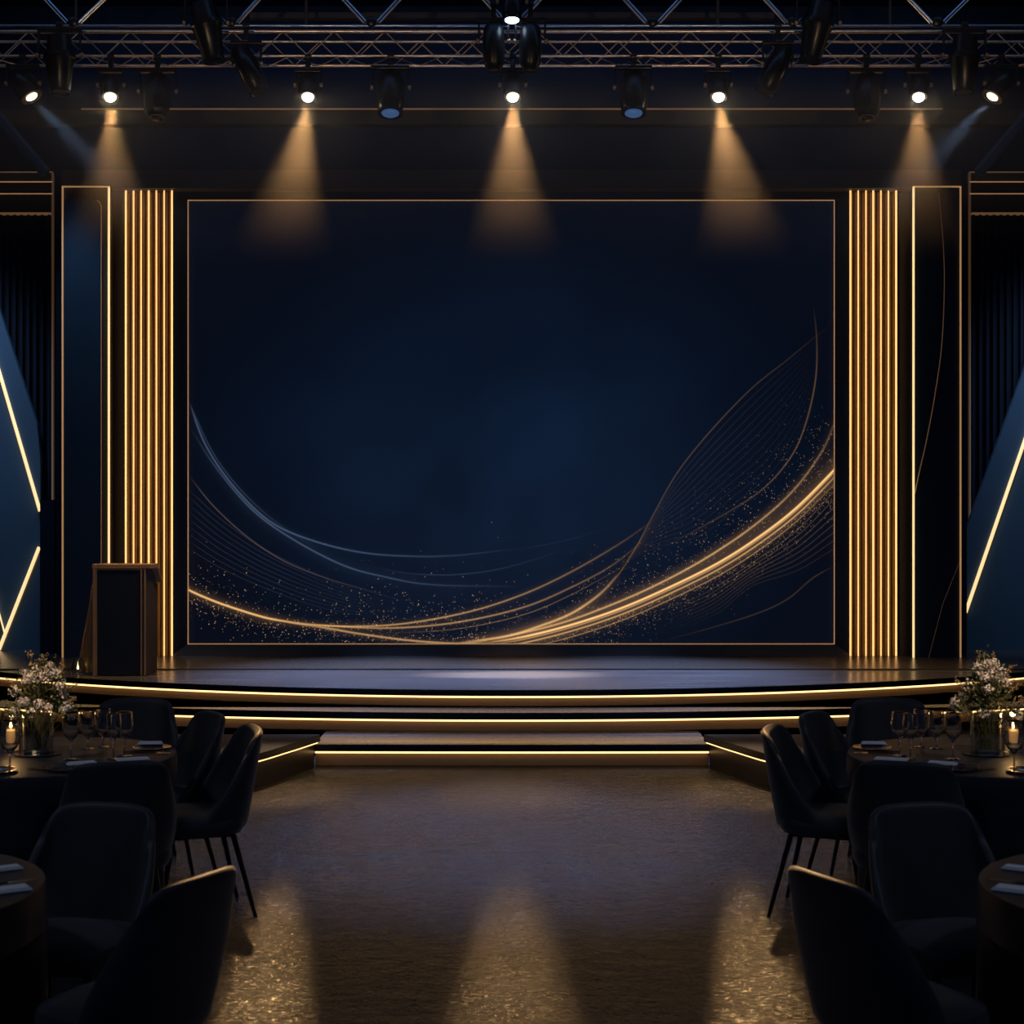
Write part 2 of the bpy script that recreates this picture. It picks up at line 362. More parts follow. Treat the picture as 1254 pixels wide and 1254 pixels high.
# ------------------------------------------------------------------ led screen with its artwork
YS = 16.2; KS = F/YS
scr = thing('stage_screen', 'huge dark navy screen with sweeping gold light curves behind the stage', 'screen', (0, YS, ZS))
sl = (0, -YS, -ZS)
def sp(px, py, dy=0): p = P(px, py, YS); return Vector((p.x, YS-dy, p.z))
def screen_mat():
    m = bpy.data.materials.new('glowing_navy_display'); m.use_nodes = True; n = m.node_tree.nodes; L = m.node_tree.links
    b = n['Principled BSDF']; b.inputs['Base Color'].default_value = (.004, .006, .012, 1); b.inputs['Roughness'].default_value = .45
    tc = n.new('ShaderNodeTexCoord'); mp = n.new('ShaderNodeMapping'); mp.vector_type = 'POINT'
    mp.inputs['Location'].default_value = (0, 0, -2.35*.42); mp.inputs['Scale'].default_value = (.30, 0, .42)
    L.new(tc.outputs['Object'], mp.inputs[0])
    g = n.new('ShaderNodeTexGradient'); g.gradient_type = 'SPHERICAL'; L.new(mp.outputs[0], g.inputs[0])
    nz = n.new('ShaderNodeTexNoise'); nz.inputs['Scale'].default_value = .8; L.new(tc.outputs['Object'], nz.inputs['Vector'])
    mu = n.new('ShaderNodeMath'); mu.operation = 'MULTIPLY'; L.new(g.outputs['Fac'], mu.inputs[0]); L.new(nz.outputs['Fac'], mu.inputs[1])
    cr = n.new('ShaderNodeValToRGB'); e = cr.color_ramp.elements
    e[0].position = 0; e[0].color = (0.0008, 0.0024, 0.0075, 1); e[1].position = .55; e[1].color = (0.0030, 0.0105, 0.030, 1)
    L.new(mu.outputs[0], cr.inputs[0]); L.new(cr.outputs[0], b.inputs['Emission Color']); b.inputs['Emission Strength'].default_value = 1
    return m
a, c = sp(229, 245), sp(1023, 789)
obj('display', box(BM(), (a.x, YS, c.z), (c.x, YS+.05, a.z)), screen_mat(), scr, loc=sl)
# surround: mitred dark frame round the display
def ringframe(bm, o, i, y0, y1):
    vo = [bm.verts.new((x, y0, z)) for x, z in o]; vi = [bm.verts.new((x, y1, z)) for x, z in i]; vb = [bm.verts.new((x, YS+.06, z)) for x, z in o]; vj = [bm.verts.new((x, YS+.06, z)) for x, z in i]
    for k in range(4):
        l = (k+1) % 4
        bm.faces.new([vo[k], vo[l], vi[l], vi[k]]); bm.faces.new([vb[k], vb[l], vo[l], vo[k]]); bm.faces.new([vi[k], vi[l], vj[l], vj[k]]); bm.faces.new([vj[k], vj[l], vb[l], vb[k]])
    return bm
def rect(px0, py0, px1, py1, Y=YS): a = XZ(px0, py0, Y); b = XZ(px1, py1, Y); return [(a[0], b[1]), (b[0], b[1]), (b[0], a[1]), (a[0], a[1])]
ro = rect(213, 232, 1040, 805); zb = ZS+.013; ro[0] = (ro[0][0], zb); ro[1] = (ro[1][0], zb)
obj('surround', ringframe(BM(), ro, rect(229, 244.5, 1023, 789.5), YS-.10, YS-.04), m_navy, scr, loc=sl)
def edge_frame(bm, px0, py0, px1, py1, Y, wd, dy):
    a = XZ(px0, py0, Y); b = XZ(px1, py1, Y)
    box(bm, (a[0], Y-dy, a[1]-wd), (b[0], Y, a[1])); box(bm, (a[0], Y-dy, b[1]), (b[0], Y, b[1]+wd))
    box(bm, (a[0], Y-dy, b[1]+wd), (a[0]+wd, Y, a[1]-wd)); box(bm, (b[0]-wd, Y-dy, b[1]+wd), (b[0], Y, a[1]-wd)); return bm
obj('gold_frame', edge_frame(BM(), 230, 245, 1022, 789, YS-.04, .008, .01), m_trimdim, scr, loc=sl)

def glow_mat(name, attr_layer='glow'):
    m = bpy.data.materials.new(name); m.use_nodes = True; n = m.node_tree.nodes; L = m.node_tree.links; n.clear()
    o = n.new('ShaderNodeOutputMaterial'); ad = n.new('ShaderNodeAddShader'); tr = n.new('ShaderNodeBsdfTransparent'); em = n.new('ShaderNodeEmission')
    at = n.new('ShaderNodeVertexColor'); at.layer_name = attr_layer
    L.new(at.outputs['Color'], em.inputs['Color']); em.inputs['Strength'].default_value = 1
    L.new(tr.outputs[0], ad.inputs[0]); L.new(em.outputs[0], ad.inputs[1]); L.new(ad.outputs[0], o.inputs[0]); return m
m_glow = glow_mat('display_light_lines')
class Ribbons:                            # lines shown by the display: soft-edged luminous ribbons in the display plane
    def __init__(s): s.bm = BM(); s.lay = s.bm.loops.layers.float_color.new('glow'); s.k = 0
    def add(s, pts, wd, col, fade=(.0, .0), n=90, halo=0, halow=10):
        pts = resample(catmull([(x, y, 0) for x, y in pts], 12), n)
        jobs = [(wd, 1.0)] + ([(halow, halo)] if halo else [])
        for (w_, st) in jobs:
            s.k += 1; dy = .002 + .0006*(s.k % 30)
            prof = [(-1, 0), (-.4, .8), (0, 1), (.4, .8), (1, 0)] if w_ < 6 else [(-1, 0), (-.6, .13), (-.3, .45), (0, 1), (.3, .45), (.6, .13), (1, 0)]
            rows = []
            for i, p in enumerate(pts):
                d = (pts[min(i+1, n-1)] - pts[max(i-1, 0)]); d = Vector((d.x, d.y)).normalized(); nn = Vector((-d.y, d.x)); t = i/(n-1)
                f = 1.0
                if fade[0] and t < fade[0]: f *= t/fade[0]
                if fade[1] and t > 1-fade[1]: f *= (1-t)/fade[1]
                row = []
                for u, a in prof:
                    q = (min(1021.5, max(230.5, p.x + nn.x*u*w_)), min(788.5, max(246, p.y + nn.y*u*w_)))
                    row.append((s.bm.verts.new(sp(q[0], q[1], dy)), a*f*st))
                rows.append(row)
            for r0, r1 in zip(rows, rows[1:]):
                for j in range(len(prof)-1):
                    qd = [r0[j], r0[j+1], r1[j+1], r1[j]]
                    fc = s.bm.faces.new([v for v, _ in qd])
                    for lp, (_, a) in zip(fc.loops, qd): lp[s.lay] = (col[0]*a*.62, col[1]*a*.62, col[2]*a*.62, 1)
G = (1.0, .55, .20); Gd = (.55, .30, .13); Bl = (.10, .15, .26)
rb = Ribbons()
sw = [(205, 708), (232, 723), (270, 739), (320, 755), (350, 761), (380, 765)]
rb.add(sw + [(440, 767), (500, 763), (575, 749), (640, 728), (700, 700), (760, 665), (800, 637)], 1.5, [v*.55 for v in G], (0, .45), halo=.08, halow=9)
rb.add([(340, 759), (400, 766), (480, 769), (560, 762), (640, 744), (700, 719), (750, 692), (790, 660)], 1.5, [v*.5 for v in G], (.2, .5), halo=.06)
rb.add([(470, 776), (560, 770), (640, 753), (700, 728), (770, 690)], 1.1, [v*.18 for v in G], (.4, .4))
rb.add(sw, 2.0, [v*.75 for v in G], (0, .3), n=40, halo=.10, halow=14)
rb.add([(350, 762), (400, 769), (440, 776), (500, 784), (560, 788), (600, 786)], 1.7, [v*.6 for v in G], (.2, .1), halo=.1, halow=9)
U = [(560, 788), (620, 779), (660, 767), (700, 751), (735, 727), (760, 700), (780, 668), (800, 630), (830, 578), (870, 528), (920, 476), (965, 440), (1000, 411), (1018, 398)]
rb.add(U[:6], 2.0, [v*.8 for v in G], (.15, .3), halo=.2, halow=12)
rb.add(U[4:], 1.1, [v*.10 for v in G], (.05, .4))
main = [(590, 788), (640, 780), (700, 765), (760, 745), (820, 719), (880, 689), (930, 657), (975, 622), (1020, 577), (1050, 545)]
rb.add(main, 1.9, [v*1.7 for v in G], (.12, 0), halo=.07, halow=24)
rb.add([(x+2, y+7) for x, y in main], 1.2, [v*.75 for v in G], (.1, .15), halo=.12)
rb.add([(x+3, y+14) for x, y in main[1:]], 1.0, [v*.4 for v in G], (.1, .3))
rb.add([(x, y+3) for x, y in main], 1.0, [v*.7 for v in G], (.1, .1))
rb.add([(600, 784), (680, 765), (740, 744), (800, 718), (860, 686), (920, 646), (970, 602), (1005, 555), (1020, 522), (1030, 496)], 1.7, [v*.7 for v in G], (.1, .45), halo=.14, halow=12)
loop = [(996, 375), (1000, 420), (998, 468), (986, 520), (968, 560), (935, 598), (890, 628), (850, 650), (810, 672)]
rb.add(loop, 1.2, [v*.15 for v in G], (.25, .5))
for k in range(13):                        # veil strands between the upper curve and the loop
    t = (k+1)/14.0; A = resample(catmull([(x, y, 0) for x, y in U[5:]], 8), 9); Bq = resample(catmull([(x, y, 0) for x, y in ((700, 752), (760, 724), (830, 690), (900, 648), (960, 600), (995, 530), (1000, 450))], 8), 9)
    q = [A[i].lerp(Bq[i], t*(.9 if i > 2 else .9*(i+1)/4)) for i in range(9)]
    rb.add([(v.x, v.y) for v in q], .9, [v*(.024-.001*k) for v in G], (.1, .5), n=60)
for k in range(8):                         # strands below the main sweep
    e = 590 + k*11
    rb.add([(800+4*k, 752+3*k), (860+3*k, 728+3*k+e*0), (920, 690+4*k), (975, 650+7*k), (1021, 602+10*k)], 1.0, [v*(.085-.009*k) for v in G], (.5, .0), n=50)
rb.add([(810, 785), (870, 769), (930, 750), (965, 733), (995, 708), (1021, 693)], 1.1, [v*.06 for v in G], (.5, .1), n=50)
rb.add([(232, 493), (252, 545), (285, 594), (330, 638), (380, 661), (440, 676), (500, 681), (560, 680), (640, 671)], 1.5, [v*.65 for v in Bl], (.05, .5), halo=.07)
rb.add([(232, 493), (262, 556), (300, 605), (350, 648), (410, 682)], 1.0, [v*.3 for v in Bl], (.1, .6))
rb.add([(232, 522), (265, 573), (310, 625), (360, 661), (420, 692), (470, 706), (530, 716), (640, 718)], 1.5, [v*.6 for v in Bl], (.25, .5), halo=.12, halow=18)
rb.add([(455, 694), (500, 702), (550, 704), (600, 699), (645, 688), (700, 670)], 1.1, [v*.22 for v in Bl], (.3, .5))
rb.add([(232, 583), (262, 620), (305, 659), (350, 688), (400, 708), (440, 720), (490, 735)], 1.2, [.09, .06, .055], (.1, .5))
for k in range(9):
    rb.add([(232, 600+k*9), (270, 635+k*7.5), (320, 670+k*6), (380, 700+k*5), (440, 725+k*3.5), (500, 742+k*2)], .8, [.022, .02, .028], (.05, .6), n=40)
rb.add([(620, 676), (700, 660), (760, 640)], .8, [v*.1 for v in Bl], (.3, .5), n=30)
obj('light_lines', rb.bm, m_glow, scr, loc=sl)
# soft blue mist and gold particles shown on the display
bmd = BM(); lay = bmd.loops.layers.float_color.new('glow')
rnd = random.Random(3)
def dot(x, y, r, c, dy=.024):
    r *= .78; c = tuple(v*.8 for v in c)
    if not (232 < x < 1020 and 248 < y < 787): return
    vsx = [bmd.verts.new(sp(x + r*math.cos(a), y + r*math.sin(a), dy)) for a in (0, PI/3, 2*PI/3, PI, 4*PI/3, 5*PI/3)]
    f = bmd.faces.new(vsx)
    for lp in f.loops: lp[lay] = (*c, 1)
def along(pts, n): return resample(catmull([(x, y, 0) for x, y in pts], 12), n)
base = along(sw + [(440, 772), (500, 775), (600, 772)], 200)
for i in range(900):
    p = base[int(rnd.random()**1.2*199)]; o = rnd.gauss(0, 1); yy = p.y + (abs(o)*15 + 2 if rnd.random() < .62 else -abs(o)*24)
    k = rnd.uniform(.12, .55); dot(p.x + rnd.uniform(-6, 6), yy, rnd.uniform(.35, .95), (k, k*.6, k*.28))
for i in range(420):
    x = rnd.uniform(390, 650); y = 788 - abs(rnd.gauss(0, 42)); k = rnd.uniform(.1, .45); dot(x, y, rnd.uniform(.35, .9), (k, k*.62, k*.3))
mb = along(main, 200)
for i in range(1300):
    p = mb[int(rnd.random()*199)]; o = abs(rnd.gauss(0, 15)) + 8; k = rnd.uniform(.12, .55)*max(.25, 1-o/60)
    dot(p.x + rnd.uniform(-4, 4) + o*.3, p.y + o, rnd.uniform(.35, .95), (k, k*.6, k*.28))
for i in range(1000):
    p = mb[int(rnd.uniform(.15, .95)*199)]; o = abs(rnd.gauss(0, 42)) + 6; k = rnd.uniform(.12, .5)*max(.2, 1-o/110)
    x, y = p.x - o*.35, p.y - o
    if x > 700 or y > 740: dot(x, y, rnd.uniform(.35, .95), (k, k*.6, k*.28))
o = obj('light_particles', bmd, m_glow, scr, loc=sl); o['kind'] = 'stuff'

# ------------------------------------------------------------------ header and surrounding wall boards
struct('trim_1', box(BM(), (*[XZ(76, 230.5, 15.95)[0]], 15.95, XZ(0, 230.5, 15.95)[1]), (XZ(1177, 0, 15.95)[0], 16.4, XZ(0, 208, 15.95)[1])), m_beam, 'long taupe header band running above the stage wall')
zt = XZ(0, 232, 16.3)[1]
def board(name, px0, px1, Y, y1, m, pyt=229):
    x0 = XZ(px0, 0, Y)[0]; x1 = XZ(px1, 0, Y)[0]; return struct(name, box(BM(), (x0, Y, ZS+.012), (x1, y1, XZ(0, pyt, Y)[1])), m)
for s in (-1, 1):
    f = (lambda v: v) if s < 0 else (lambda v: 1254-v)
    side = 'lectern side' if s < 0 else 'side away from the lectern'
    a_, b_ = sorted((f(134.5), f(152))); board('wall_panel', a_, b_, 16.12, 16.4, m_taupe)
    # glowing slat column
    xs = [153.5, 163, 172.2, 181.6, 191, 200.5, 210] if s < 0 else [1042, 1051.5, 1061, 1070, 1079.3, 1088.5, 1098]
    Y = 16.05
    t = thing('light_column', 'tall column of seven glowing gold light tubes on brown boards, '+side, 'light feature', (XZ(sum(xs)/7, 0, Y)[0], Y, ZS+.012), group='gold light columns flanking the screen')
    loc = (-t.location.x, -Y, -t.location.z); zb_, z_t = ZS+.012, XZ(0, 232, Y)[1]
    obj('backing', box(BM(), (XZ(xs[0]-2.5, 0, Y)[0], Y+.09, zb_), (XZ(xs[-1]+2.5, 0, Y)[0], Y+.13, z_t)), m_wood, t, loc=loc)
    for i, x in enumerate(xs):
        X = XZ(x, 0, Y)[0]; r = .009 if i in (0, 3, 6) else .0068
        obj('light_tube', tube(BM(), (X, Y+.02, zb_+.002), (X, Y+.02, z_t-.004), r, seg=12), m_led, t, smooth=True, loc=loc)
        if i < 6:
            for q in (.28, .72):
                XX = XZ(x + (xs[i+1]-x)*q, 0, Y)[0]
                obj('wood_slat', box(BM(), (XX-.011, Y+.045, zb_), (XX+.011, Y+.09, z_t-.02)), m_wood, t, loc=loc)
    # tall framed panel
    Y = 15.92
    pa, pb = (76, 134) if s < 0 else (1118, 1177)
    xa, xb = XZ(pa, 0, Y)[0], XZ(pb, 0, Y)[0]; ztp = XZ(0, 228, Y)[1]
    t = thing('framed_panel', ('tall gold edged panel holding a glossy blue sheet, behind the lectern' if s < 0 else 'tall gold edged dark panel with one fine curved gold line'), 'wall panel', ((xa+xb)/2, Y, ZS+.012))
    loc = (-t.location.x, -Y, -t.location.z)
    obj('board', box(BM(), (xa, Y+.02, zb_), (xb, Y+.12, ztp)), m_taupe if s < 0 else m_navy, t, loc=loc)
    obj('top_edge', box(BM(), (xa, Y-.012, ztp-.008), (xb, Y+.02, ztp)), m_trimdim, t, loc=loc)
    xo, xi = (xa, xb) if s < 0 else (xb, xa); sg = 1 if xo < xi else -1
    obj('outer_edge', box(BM(), (xo, Y-.012, zb_), (xo+sg*.009, Y+.02, ztp-.012)), m_trimdim, t, loc=loc)
    obj('inner_light_edge', box(BM(), (xi-sg*.011, Y-.02, zb_), (xi, Y+.02, ztp-.012)), m_ledcream, t, loc=loc)
    if s < 0:
        pts = [XZ(79, 804, Y), XZ(123.5, 804, Y), XZ(124, 252, Y), XZ(121, 247, Y), XZ(116, 245, Y), XZ(79, 245, Y)]
        pts[0] = (pts[0][0], zb_); pts[1] = (pts[1][0], zb_)
        obj('blue_sheet', prism_xz(BM(), pts, Y-.006, Y+.02), m_glossblue, t, loc=loc)
        obj('sheet_edge', path(BM(), [(XZ(124, 0, Y)[0], Y-.004, zb_)] + [(*XZ(q[0], 0, Y)[:1], Y-.004, XZ(0, q[1], Y)[1]) for q in ((124, 500), (124, 253), (122.5, 248), (119, 245.5))], .0035), m_trimfaint, t, loc=loc)
    else:
        cv = catmull([(1150, 236, 0), (1155, 290, 0), (1157, 345, 0), (1154, 420, 0), (1146, 480, 0), (1136, 535, 0), (1126, 580, 0), (1121, 604, 0)], 8)
        obj('curved_line', path(BM(), [(XZ(p.x, 0, Y)[0], Y+.015, XZ(0, p.y, Y)[1]) for p in cv], lambda q: .002+.003*min(1, q*2)), m_trimdimmer, t, loc=loc)
        obj('fine_line', path(BM(), [(XZ(a_, 0, Y)[0], Y+.017, XZ(0, b_, Y)[1]) for a_, b_ in ((1175, 690), (1155, 740), (1138, 805))], .0015), m_trimdimmer, t, loc=loc)
    # dark column behind it and outer portal
    ca, cb = (49, 75) if s < 0 else (1178, 1181.5)
    if s < 0: board('wall_column', ca, 67, 16.3, 16.7, m_navy, 612); board('wall_column', 68.5, cb+1, 16.15, 16.9, m_navy, 208)
    else: board('wall_column', 1177, 1184, 16.15, 16.9, m_navy, 208)
    Y = 16.9
    A = (lambda v: XZ(v, 0, Y)[0]) if s < 0 else (lambda v: XZ(1254-v, 0, Y)[0])
    if s > 0: A = lambda v: XZ(1252-v, 0, Y)[0]
    Zp = lambda v: XZ(0, v, Y)[1]
    t = thing('side_portal', 'dark fluted wall bay under a gold lined header, '+side, 'wall panel', (A(20), Y, ZS+.012), group='fluted bays at the stage ends')
    loc = (-t.location.x, -Y, -t.location.z); far = -190
    obj('header', box(BM(), (A(far), Y-.05, Zp(224)), (A(66), Y+.1, Zp(212))), m_beam, t, loc=loc)
    for py in (212, 224, 238.5):
        obj('gold_line', box(BM(), (A(far), Y-.065, Zp(py)-.005), (A(66.5), Y-.05, Zp(py)+.003)), m_trimdim if py > 215 else m_trimfaint, t, loc=loc)
    obj('upright', box(BM(), (A(65), Y-.06, zb_), (A(67), Y-.02, Zp(212))), m_trimdimmer, t, loc=loc)
    obj('board', box(BM(), (A(far), Y+.06, zb_), (A(66), Y+.16, Zp(212))), m_black, t, loc=loc)
    obj('top_rail', box(BM(), (A(far), Y-.02, Zp(262.5)), (A(62), Y+.06, Zp(260.5))), m_trimfaint, t, loc=loc)
    v = 60.
    while v > -120:
        obj('slat', box(BM(), (A(v-1.4), Y-.01, zb_), (A(v+1.4), Y+.06, Zp(263))), m_navy, t, loc=loc); v -= 8.4
    # angular panel
    Y = 16.75
    Xq = lambda v: XZ(v, 0, Y)[0]
    t = thing('angular_panel', ('slanted slate blue panel with light lines meeting in a point, lectern side' if s < 0 else 'slanted slate blue panel crossed by one rising light line, away from the lectern'), 'wall panel', (Xq(20 if s < 0 else 1230), Y, ZS+.012))
    loc = (-t.location.x, -Y, -t.location.z)
    def poly(name, pts, y0, y1, m_): 
        q = [(Xq(a), XZ(0, b, Y)[1] if b < 795 else zb_) for a, b in pts]; return obj(name, prism_xz(BM(), q, Y+y0, Y+y1), m_, t, loc=loc)
    def ledbar(p0, p1, wd=.018):
        a3 = Vector((Xq(p0[0]), Y-.03, XZ(0, p0[1], Y)[1])); b3 = Vector((Xq(p1[0]), Y-.03, max(zb_+.01, XZ(0, p1[1], Y)[1])))
        obj('light_line', tube(BM(), a3, b3, wd, seg=10), m_ledcream, t, smooth=True, loc=loc)
    if s < 0:
        poly('upper_facet', [(-150, -78), (-35, 273), (0, 380), (46, 520), (50, 560), (50, 624), (0, 456), (-150, -56)], -.02, .05, m_blue)
        poly('lower_facet', [(-150, -55), (0, 458), (50, 626), (49, 668), (0, 800), (-150, 800)], .0, .05, m_blue)
        poly('foot_facet', [(49, 670), (50.5, 800), (0, 800)], -.015, .05, m_blue)
        ledbar((-30, 352), (50, 626)); ledbar((49, 670), (0, 803)); ledbar((-8, 720), (8, 780), .008)
    else:
        poly('upper_facet', [(1400, 60), (1254, 452), (1184, 645), (1181.5, 652), (1181.5, 748), (1254, 538), (1400, 120)], -.02, .05, m_blue)
        poly('lower_facet', [(1400, 120), (1254, 542), (1181.5, 752), (1181.5, 800), (1400, 800)], .0, .05, m_blue)
        ledbar((1300, 405), (1181.5, 750))

# ------------------------------------------------------------------ lectern on the stage
t = thing('lectern', 'navy fronted lectern with bronze edges standing on the stage', 'lectern', (-3.405, 14.46, ZS))
x0, x1, y0, y1, zt_ = -.252, .225, -.23, .23, .97
def px_yz(bm, pts, xa, xb):
    a = [bm.verts.new((xa, y, z)) for y, z in pts]; b = [bm.verts.new((xb, y, z)) for y, z in pts]
    bm.faces.new(a); bm.faces.new(b[::-1])
    for i in range(len(pts)): j = (i+1) % len(pts); bm.faces.new([a[i], b[i], b[j], a[j]])
    return bm
prof = [(y0, .002), (y1, .002), (y1, .79), (0.02, .935), (y0, .935)]
obj('body', px_yz(BM(), prof, x0+.01, x1-.01), m_taupe, t, bevel=.004)
obj('top', px_yz(BM(), [(y0-.012, .937), (0.02, .937), (y1+.01, .795), (y1+.01, .82), (0.03, .975), (y0-.012, .975)], x0, x1+.035), m_bronze, t, bevel=.004)
obj('front_panel', box(BM(), (x0+.045, y0-.014, .02), (x1-.055, y0+.01, .925)), m_navy, t, bevel=.003)
for xx, ww in ((x0+.01, .028), (x0+.036, .008), (x1-.052, .012), (x1-.022, .012)):
    obj('bronze_strip', box(BM(), (xx, y0-.02, .004), (xx+ww, y0+.0, .935)), m_bronze, t)
obj('gold_line', box(BM(), (x0+.04, y0-.019, .925), (x1-.01, y0-.004, .933)), m_brass, t)
# amber fin on its side: curved transparent wing
fin = catmull([(-.262, .93, 0), (-.285, .80, 0), (-.315, .60, 0), (-.355, .38, 0), (-.39, .20, 0), (-.40, .08, 0), (-.39, .02, 0)], 6)
bm = BM(); ring = [(p.x, p.y) for p in fin] + [(-.262, .02)]
prism_xz(bm, ring, -.10, -.085)
obj('amber_fin', bm, m_amber, t, bevel=.002)
for q in (.25, .5, .75):
    obj('fin_rib', path(BM(), [(p.x + (-.262-p.x)*q, -.105, p.y) for p in fin], .0016, 6), m_bronze, t)
t2 = thing('candle_lantern', 'small glass lantern glowing on the stage at the foot of the lectern', 'lantern', (-3.78, 14.22, ZS))
lathe_p = [(0.004, .045), (.012, .058), (.06, .068), (.11, .058), (.16, .045), (.162, .042), (.11, .054), (.06, .064), (.014, .05)]
obj('glass', lathe(BM(), (0, 0, 0), (0, 0, 1), lathe_p, 20), m_thin, t2, smooth=True)
obj('base', lathe(BM(), (0, 0, 0), (0, 0, 1), [(0, .062), (.004, .062)], 20), m_rim, t2)
obj('flame', lathe(BM(), (0, 0, .06), (0, 0, 1), [(0, 0), (.008, .008), (.02, .006), (.035, 0)], 10), m_flame, t2, smooth=True)

# ------------------------------------------------------------------ ceiling beams and trusses
def beam(name, a, b, m, label): return struct(name, box(BM(), a, b), m, label)
a = XZ(-200, 152, 16.6); b2 = XZ(1454, 134, 16.6)
beam('trim_2', (a[0], 16.6, a[1]), (b2[0], 16.75, b2[1]), m_beam, 'taupe ceiling beam above the header band')
struct('trim_3', box(BM(), (XZ(100, 0, 16.6)[0], 16.58, b2[1]-.004), (XZ(1154, 0, 16.6)[0], 16.6, b2[1]+.008)), m_trimfaint, 'thin gold line along the ceiling beam')
a = XZ(306, 22, 15.2); b2 = XZ(948, 15, 15.2)
beam('beam_upper', (a[0], 15.2, a[1]), (b2[0], 15.28, b2[1]), m_beam, 'short high beam behind the upper truss')
for s in (-1, 1):
    f = (lambda v: v) if s < 0 else (lambda v: 1254-v)
    struct('beam_slanted', tube(BM(), P(f(-60), 75, 15.9), P(f(56), 212, 15.9), .055, seg=6), m_blue, 'slanted bluish brace at the stage end')
YT = 13.8
t = thing('lighting_truss', 'long box truss carrying the row of stage lights', 'truss', (0, YT, XZ(0, 68, YT)[1]))
loc = (0, -YT, -t.location.z)
zt1, zb1 = XZ(0, 38.5, YT)[1], XZ(0, 68.5, YT)[1]; YB = YT+.30
for yy, zz, r in ((YT, zt1, .017), (YB, zt1, .012), (YT, zb1, .012), (YB, zb1, .014)):
    obj('chord', tube(BM(), (-6.2, yy, zz), (6.2, yy, zz), r, seg=14), m_steel, t, smooth=True, loc=loc)
dxs = .215; n0 = 22
for i in range(-n0, n0):
    xa = i*dxs; up = i % 2
    obj('front_brace', tube(BM(), (xa, YT, zt1 if up else zb1), (xa+dxs, YT, zb1 if up else zt1), .0055, seg=6), m_steel, t, loc=loc)
    xa += .06
    obj('back_brace', tube(BM(), (xa, YB, zb1 if up else zt1), (xa+dxs, YB, zt1 if up else zb1), .005, seg=6), m_steel, t, loc=loc)
    obj('bottom_brace', tube(BM(), (xa, YT if up else YB, zb1), (xa+dxs, YB if up else YT, zb1), .005, seg=6), m_steel, t, loc=loc)
YU = 13.5; zu = XZ(0, 31.5, YU)[1]
t = thing('upper_truss', 'heavier bluish truss just above the long lighting truss', 'truss', (0, YU, zu)); loc = (0, -YU, -zu)
obj('chord', tube(BM(), (-6.2, YU, zu), (6.2, YU, zu), .012, seg=12), m_steelblue, t, smooth=True, loc=loc)
obj('chord', tube(BM(), (-6.2, YU, zu+.62), (6.2, YU, zu+.62), .02, seg=12), m_steelblue, t, smooth=True, loc=loc)
nodes = [-82, 90, 283, 455, 627, 799, 971, 1148, 1336]
for i, px in enumerate(nodes):
    X = XZ(px, 0, YU)[0]
    obj('node_joint', lathe(BM(), (X, YU-.03, zu+.03), (0, 1, 0), [(0, .03), (.01, .045), (.05, .045), (.06, .03)], 12), m_fix, t, smooth=True, loc=loc)
    for nx in ((nodes[i-1]+px)/2 if i else None, (nodes[i+1]+px)/2 if i < len(nodes)-1 else None):
        if nx is not None:
            for dd in (0, .028):
                obj('diagonal', tube(BM(), (X + (.035+dd if nx > px else -.035-dd), YU, zu+.02), (XZ(nx, 0, YU)[0]+(dd if nx > px else -dd), YU, zu+.61), .012 if dd == 0 else .007, seg=8), m_steelblue if dd == 0 else m_steel, t, smooth=True, loc=loc)
for px, lab in ((93, 'slim drop pipe above the outermost lamps, lectern side'), (375, 'slim drop pipe over the lit lamp beside the lectern side dark lamps'), (879, 'slim drop pipe over the lit lamp away from the lectern'), (1090, 'slim drop pipe near the last dark moving lamp')):
    a3 = P(px, 34, 14.6); o = obj('drop_pipe', tube(BM(), (0, 0, 0), (0, 0, 7.6-a3.z), .016, seg=10), m_beam, None, smooth=True, loc=a3); tag(o, lab, 'pipe', 'drop pipes above the truss')

